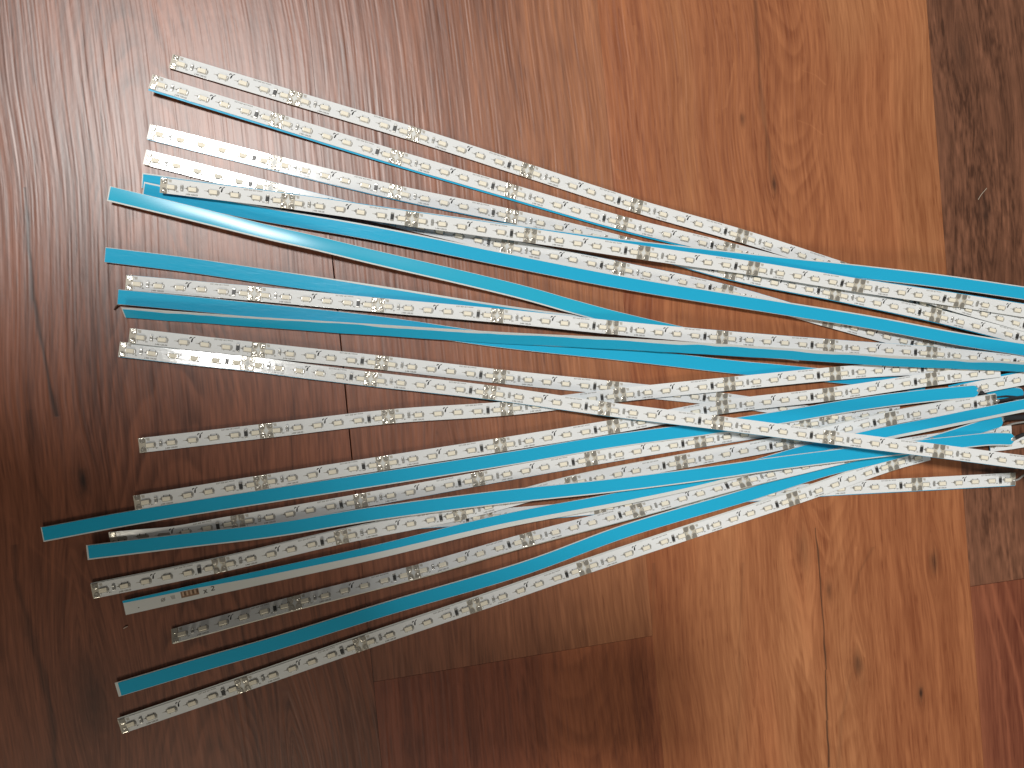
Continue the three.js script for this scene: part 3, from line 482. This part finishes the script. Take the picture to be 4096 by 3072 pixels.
{
  // unseen photographer, out of view at the left, posed to shade the strips
  const V = (x, y, z) => new THREE.Vector3(x, y, z);
  function flesh(bones, centre, half, res, blend) {
    const mc = new MarchingCubes(res, new THREE.MeshBasicMaterial(), true, false, 120000);
    mc.isolation = 0; mc.reset();
    const q = V(0, 0, 0), d = V(0, 0, 0);
    for (let k = 0; k < res; k++) for (let j = 0; j < res; j++) for (let i = 0; i < res; i++) {
      q.set((i - res / 2) / (res / 2), (j - res / 2) / (res / 2), (k - res / 2) / (res / 2)).multiplyScalar(half).add(centre);
      let sum = 0;
      for (const [a, b, ra, rb] of bones) {
        d.subVectors(b, a); const t = clamp(V(q.x - a.x, q.y - a.y, q.z - a.z).dot(d) / Math.max(d.lengthSq(), 1e-9));
        const dist = Math.hypot(q.x - a.x - d.x * t, q.y - a.y - d.y * t, q.z - a.z - d.z * t) - (ra + (rb - ra) * t);
        sum += Math.exp(-dist / blend);
      }
      mc.field[i + j * res + k * res * res] = blend * Math.log(Math.max(sum, 1e-30));
    }
    mc.update();
    const g = new THREE.BufferGeometry(), n = mc.count;
    const p = new Float32Array(n * 3); for (let i = 0; i < n; i++) { p[3 * i] = mc.positionArray[3 * i] * half + centre.x; p[3 * i + 1] = mc.positionArray[3 * i + 1] * half + centre.y; p[3 * i + 2] = mc.positionArray[3 * i + 2] * half + centre.z; }
    g.setAttribute('position', new THREE.BufferAttribute(p, 3)); g.setAttribute('normal', new THREE.BufferAttribute(mc.normalArray.slice(0, n * 3), 3));
    return g;
  }
  const hip = V(-0.80, 0.25, 0.10), chest = V(-0.52, 0.52, 0.03), neck = V(-0.365, 0.645, -0.07), head = V(-0.269, 0.70, -0.12);
  const sA = V(-0.46, 0.58, -0.16), sB = V(-0.44, 0.55, 0.19), eA = V(-0.40, 0.42, -0.145), eB = V(-0.38, 0.43, 0.16), wA = V(-0.22, 0.385, -0.058), wB = V(-0.20, 0.375, 0.083);
  const kA = V(-0.52, 0.075, -0.04), kB = V(-0.53, 0.075, 0.28), hA = V(-0.79, 0.2, 0.0), hB = V(-0.80, 0.2, 0.20), fA = V(-0.93, 0.05, -0.02), fB = V(-0.94, 0.05, 0.24);
  const body = flesh([[hip, chest, 0.125, 0.13], [hA, hB, 0.1, 0.1], [sA, sB, 0.075, 0.075], [chest, neck, 0.09, 0.055], [sA, eA, 0.055, 0.045], [eA, wA, 0.046, 0.036], [sB, eB, 0.055, 0.045], [eB, wB, 0.044, 0.034],
    [hA, kA, 0.085, 0.06], [hB, kB, 0.085, 0.06], [kA, fA, 0.058, 0.04], [kB, fB, 0.058, 0.04], [neck, head, 0.05, 0.06]], V(-0.58, 0.37, 0.05), 0.5, 84, 0.014);
  const skull = flesh([[head, V(-0.239, 0.735, -0.125), 0.078, 0.082], [V(-0.214, 0.655, -0.120), V(-0.199, 0.65, -0.120), 0.045, 0.04], [V(-0.184, 0.70, -0.125), V(-0.159, 0.672, -0.125), 0.01, 0.014], [V(-0.259, 0.70, -0.200), V(-0.259, 0.72, -0.205), 0.014, 0.014], [V(-0.254, 0.70, -0.035), V(-0.254, 0.72, -0.033), 0.014, 0.014], [neck, head, 0.05, 0.055]], V(-0.259, 0.70, -0.120), 0.16, 56, 0.008);
  const hand = (w, palm, tips, thumb) => {
    const bones = [[w, palm, 0.026, 0.022]];
    tips.forEach(([k, m, t], i) => { bones.push([palm, k, 0.018, 0.0105], [k, m, 0.0098, 0.009], [m, t, 0.0088, 0.0072]); });
    bones.push([w.clone().lerp(palm, 0.45), thumb[0], 0.016, 0.0115], [thumb[0], thumb[1], 0.0108, 0.0085]);
    return flesh(bones, palm.clone().lerp(tips[1][1], 0.25), 0.105, 70, 0.0035);
  };
  const handA = hand(wA, V(-0.160, 0.372, -0.035), [[V(-0.125, 0.370, -0.044), V(-0.097, 0.362, -0.032), V(-0.083, 0.352, -0.024)], [V(-0.123, 0.366, -0.026), V(-0.103, 0.354, -0.014), V(-0.103, 0.340, -0.008)], [V(-0.127, 0.360, -0.012), V(-0.111, 0.346, -0.002), V(-0.115, 0.334, 0.003)], [V(-0.134, 0.352, -0.004), V(-0.122, 0.340, 0.004), V(-0.127, 0.330, 0.008)]], [V(-0.140, 0.384, -0.006), V(-0.113, 0.376, 0.004)]);
  const handB = hand(wB, V(-0.150, 0.365, 0.070), [[V(-0.115, 0.368, 0.078), V(-0.089, 0.362, 0.066), V(-0.075, 0.354, 0.056)], [V(-0.113, 0.363, 0.062), V(-0.093, 0.353, 0.050), V(-0.091, 0.341, 0.042)], [V(-0.117, 0.356, 0.050), V(-0.102, 0.344, 0.040), V(-0.104, 0.333, 0.034)], [V(-0.125, 0.348, 0.041), V(-0.113, 0.337, 0.034), V(-0.116, 0.328, 0.029)]], [V(-0.131, 0.380, 0.042), V(-0.105, 0.374, 0.034)]);
  const whole = mergeGeometries([body, skull, handA, handB]);
  const n0 = body.attributes.position.count; whole.clearGroups(); whole.addGroup(0, n0, 0); whole.addGroup(n0, whole.attributes.position.count - n0, 1);
  const root = base('person', -0.6, 0, 0.15); whole.translate(0.6, 0, -0.15);
  tag(root, 'unseen person in dark clothes holding a telephone, posed out of view to shade the strips', 'person');
  const cloth = new THREE.MeshPhysicalMaterial({ color: new THREE.Color().setRGB(0.03, 0.028, 0.03), roughness: 0.9 }), skin = new THREE.MeshPhysicalMaterial({ color: new THREE.Color().setRGB(0.42, 0.24, 0.17), roughness: 0.55 });
  add('body', whole, [cloth, skin], root);
  const hair = flesh([[V(-0.279, 0.745, -0.122), V(-0.249, 0.775, -0.125), 0.08, 0.066], [V(-0.324, 0.70, -0.115), V(-0.299, 0.75, -0.120), 0.055, 0.07]], V(-0.284, 0.745, -0.122), 0.15, 40, 0.01);
  hair.translate(0.6, 0, -0.15);
  add('hair', hair, new THREE.MeshPhysicalMaterial({ color: new THREE.Color().setRGB(0.02, 0.014, 0.01), roughness: 0.7 }), root);
}
renderer.render(scene, camera);
